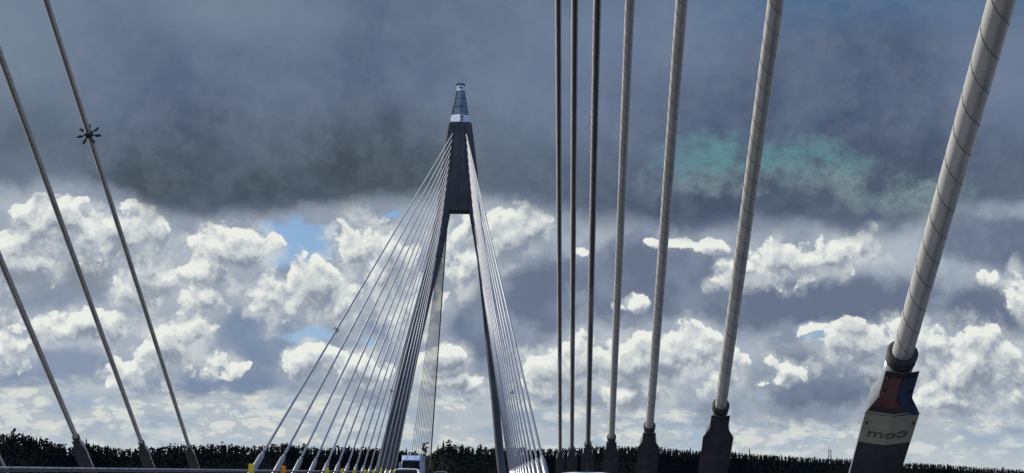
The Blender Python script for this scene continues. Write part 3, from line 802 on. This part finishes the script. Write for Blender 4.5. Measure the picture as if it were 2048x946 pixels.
# lantern: six-sided pyramid, one corner towards the road
def hexr(r_, z, k=1.0): return [(r_*math.sin(PI/3*i), -r_*k*math.cos(PI/3*i), z) for i in range(6)]
S3 = 1/math.cos(PI/6)
lan = MB().loft([hexr(2.25*S3, 78.3), hexr(1.95*S3, 80.1)]).build('lantern_base', M_WHITE, py)
b = MB()
for i in range(5): b.box(.45+.12*i*0, .75, -2.42, -2.30, 78.9+.0*i, 79.3)
b = MB(); b.box(.35, .62, -2.62, -2.2, 79.4, 79.8, .03); b.tube((.5, -2.5, 79.4), (.5, -2.5, 78.6), .07, 6); b.tube((.5, -2.5, 79.5), (1.0, -2.6, 79.3), .06, 6); b.box(.38, .66, -2.7, -2.4, 78.5, 78.8, .03)
b.build('aviation_lamp', M_DKMET, py)
gl = MB().loft([hexr(1.86*S3, 80.1), hexr(.93*S3, 85.9)]).build('lantern_glazing', M_GLASS, py)
b = MB()
for z in (80.12, 82.05, 83.98, 85.86):
    r_ = 1.86+(.93-1.86)*(z-80.1)/5.8
    b.loft([hexr((r_+.05)*S3, z-.06), hexr((r_+.04)*S3, z+.06)])
for i in range(6):
    s_, c_ = math.sin(PI/3*i), -math.cos(PI/3*i)
    b.tube((1.9*S3*s_, 1.9*S3*c_, 80.1), (.95*S3*s_, .95*S3*c_, 85.9), .05, 5)
b.build('glazing_bars', M_DKMET, gl)
tp = MB().loft([hexr(.93*S3, 85.9), hexr(.80*S3, 87.4)]).build('lantern_top', M_WHITE, py)
MB().box(-.45, .45, -.98, -.80, 86.55, 86.75).build('vent_slot', M_DKMET, tp)
b = MB(); b.loft([hexr(1.0*S3, 87.4), hexr(1.0*S3, 87.62)]); b.tube((-.3, 0, 87.6), (-.3, 0, 88.0), .05, 5); b.tube((.25, 0, 87.6), (.25, 0, 87.9), .06, 5)
b.build('roof_cap', M_DKMET, py)

# ------------------------------------------------------------------ vehicles
def car(name, label, loc, rz, paint, L=4.5, Wd=1.8, Hh=1.5, cab=.62, rails=False):
    t = thing(name, label, 'car', loc); t.rotation_euler.z = rz
    hw = Wd/2
    # lower body, front at +Y
    prof = [(-L/2, .45), (-L/2+.05, .85), (-L/2+.25, .95), (L/2-1.1, .98), (L/2-.35, .80), (L/2-.05, .62), (L/2, .35), (L/2-.1, .22), (-L/2+.1, .24)]
    b = MB(); n = len(prof)
    rings = []
    for x, k in ((-hw, .93), (-hw+.06, .985), (-hw+.14, 1), (hw-.14, 1), (hw-.06, .985), (hw, .93)):
        rings.append([(x, y*(.97+.03*k), .22+(z-.22)*k) for y, z in prof])
    b.loft(rings, True, True); body = b.build('body', paint, t)
    # greenhouse: glass shell and painted roof
    gy = [(-L/2+.25, .93), (-L/2+.75, Hh-.12), (-L/2+1.1, Hh-.04), (.15, Hh-.045), (.45, Hh-.075), (L/2-1.15, .96)]
    b = MB(); rings = []
    for x, k in ((-hw+.10, 0), (-hw+.24, .9), (0, 1.0), (hw-.24, .9), (hw-.10, 0)): pass
    def sect(y, zt, w0, w1): return [(-w0, y, .92), (-w1, y, zt-.08), (-w1+.14, y, zt), (w1-.14, y, zt), (w1, y, zt-.08), (w0, y, .92)]
    rings = [sect(y, max(z, .99), hw-.08, hw-(.08 if z < 1.2 else .23)) for y, z in gy]
    b.loft(rings, True, True); b.build('glasshouse', M_CGLASS, t)
    b = MB()
    def rsect(y, z, w1): return [(-w1, y, z-.05), (-w1+.12, y, z+.015), (-w1*.5, y, z+.045), (w1*.5, y, z+.045), (w1-.12, y, z+.015), (w1, y, z-.05), (w1-.15, y, z-.04), (-w1+.15, y, z-.04)]
    b.loft([rsect(y, z, hw-.22) for y, z in gy[1:5]], True, True)
    roof = b.build('roof', paint, t)
    for s in (-1, 1):
        MB().path([(s*(hw-.10), L/2-1.15, .97), (s*(hw-.20), .75, Hh-.22), (s*(hw-.25), .40, Hh-.08)], .045, 6).build('windscreen_pillar', paint, roof)
        b = MB(); b.box(s*(hw+.11)-.10, s*(hw+.11)+.10, L/2-1.45, L/2-1.33, .95, 1.10, .02); b.build('mirror', paint, body)
        b = MB(); b.box(s*(hw-.32)-.20, s*(hw-.32)+.20, L/2-.16, L/2-.02, .60, .76, .02); b.build('headlight', M_LAMP, t)
        b = MB(); b.box(s*(hw-.22)-.14, s*(hw-.22)+.14, -L/2-.02, -L/2+.08, .66, .84, .02); b.build('tail_light', mat('tail_red', (.4, .01, .01), .2), t)
        if rails: MB().path([(s*(hw-.32), -L/2+1.0, Hh), (s*(hw-.32), -L/2+1.15, Hh+.05), (s*(hw-.32), .1, Hh+.05), (s*(hw-.32), .25, Hh)], .02, 6).build('roof_rail', M_GALV, roof)
        for y in (-L/2+.85, L/2-.85):
            wname = MB(); wname.tube((s*(hw-.2), y, .33), (s*(hw+.01), y, .33), .33, 20)
            wh = wname.build('wheel', M_TYRE, t)
            MB().tube((s*(hw), y, .33), (s*(hw+.025), y, .33), .2, 12).build('rim', M_RIM, wh)
    b = MB(); b.box(-.26, .26, L/2-.02, L/2+.012, .40, .51); b.build('number_plate', M_PAINT, t)
    MB().tube((0, -L/2+1.2, Hh), (0, -L/2+1.0, Hh+.22), .012, 5).build('antenna', M_DKMET, roof)
    return t
car('oncoming_car', 'white car with dark windscreen driving in front of the lorry', (-4.85, 88, .06), PI, M_CARW, 4.6, 1.86, 1.58)
car('oncoming_car', 'low silver car right of the white car and lorry', (-5.35, 170, .02), PI, M_CARD, 4.5, 1.8, 1.50)
car('leading_car', 'white car ahead showing only its pale roof below the near right sleeves', (2.72, 40, .02), 0, M_CARW, 4.5, 1.98, 1.47)

t = thing('oncoming_lorry', 'pale blue fronted box lorry with a dark windscreen behind the white car', 'lorry', (-9.35, 178, -.25)); t.rotation_euler.z = PI
b = MB()   # front at +Y (turned towards the camera)
def csec(y, w, z0_, z1_, c=.12): return [(-w, y, z0_), (w, y, z0_), (w, y, z1_-c), (w-c, y, z1_), (-w+c, y, z1_), (-w, y, z1_-c)]
b.loft([csec(-2.0, 1.22, .5, 3.0), csec(-.4, 1.22, .5, 3.0), csec(-.1, 1.14, .45, 2.9)]); cab = b.build('cab', M_CABW, t)
b = MB(); b.loft([[(-1.10, -.12, 1.45), (1.10, -.12, 1.45), (1.06, .03, 1.45), (-1.06, .03, 1.45)], [(-1.12, -.3, 3.02), (1.12, -.3, 3.02), (1.06, -.04, 3.02), (-1.06, -.04, 3.02)]]); b.build('windscreen', M_CGLASS, t)
b = MB(); b.loft([csec(-2.0, 1.2, 2.95, 3.65), csec(-1.2, 1.15, 2.95, 3.62), csec(-.33, 1.0, 3.0, 3.15, .05)]); b.build('roof_fairing', M_CABW, t)
b = MB(); b.box(-1.05, 1.05, -.14, .06, .55, 1.5, .04); b.build('grille', M_DKMET, t)
bx_ = MB().box(-1.27, 1.27, -11.5, -2.15, 1.0, 3.72, .03).build('cargo_box', M_BOX, t)
b = MB(); b.box(-1.29, 1.29, -2.2, -2.12, 2.9, 3.74, .02); b.build('front_trim', M_CABW, bx_)
for s in (-1, 1):
    b = MB(); b.box(s*1.42-.1, s*1.42+.1, -.35, -.2, 2.35, 2.75, .03); b.box(s*1.42-.1, s*1.42+.1, -.35, -.2, 1.75, 2.28, .03); b.box(s*1.3-.12, s*1.3+.12, -.3, -.25, 2.28, 2.33); b.build('mirror', M_CABW, t)
    b = MB(); b.box(s*.95-.2, s*.95+.2, -.05, .1, .62, .85, .03); b.build('headlight', M_LAMP, t)
    MB().tube((s*.5, -.9, 3.3), (s*.5, -.75, 3.45), .07, 8).build('roof_lamp', M_DKMET, t)
    for y in (-1.0, -8.6, -9.9):
        b = MB(); b.tube((s*.9, y, .72), (s*1.22, y, .72), .5, 20); wh = b.build('wheel', M_TYRE, t)
        MB().tube((s*1.2, y, .72), (s*1.235, y, .72), .28, 12).build('rim', M_RIM, wh)

C.render.engine = 'CYCLES'
C.cycles.max_bounces = 5
C.cycles.diffuse_bounces = 3
C.render.resolution_x = 1024
C.render.resolution_y = 473
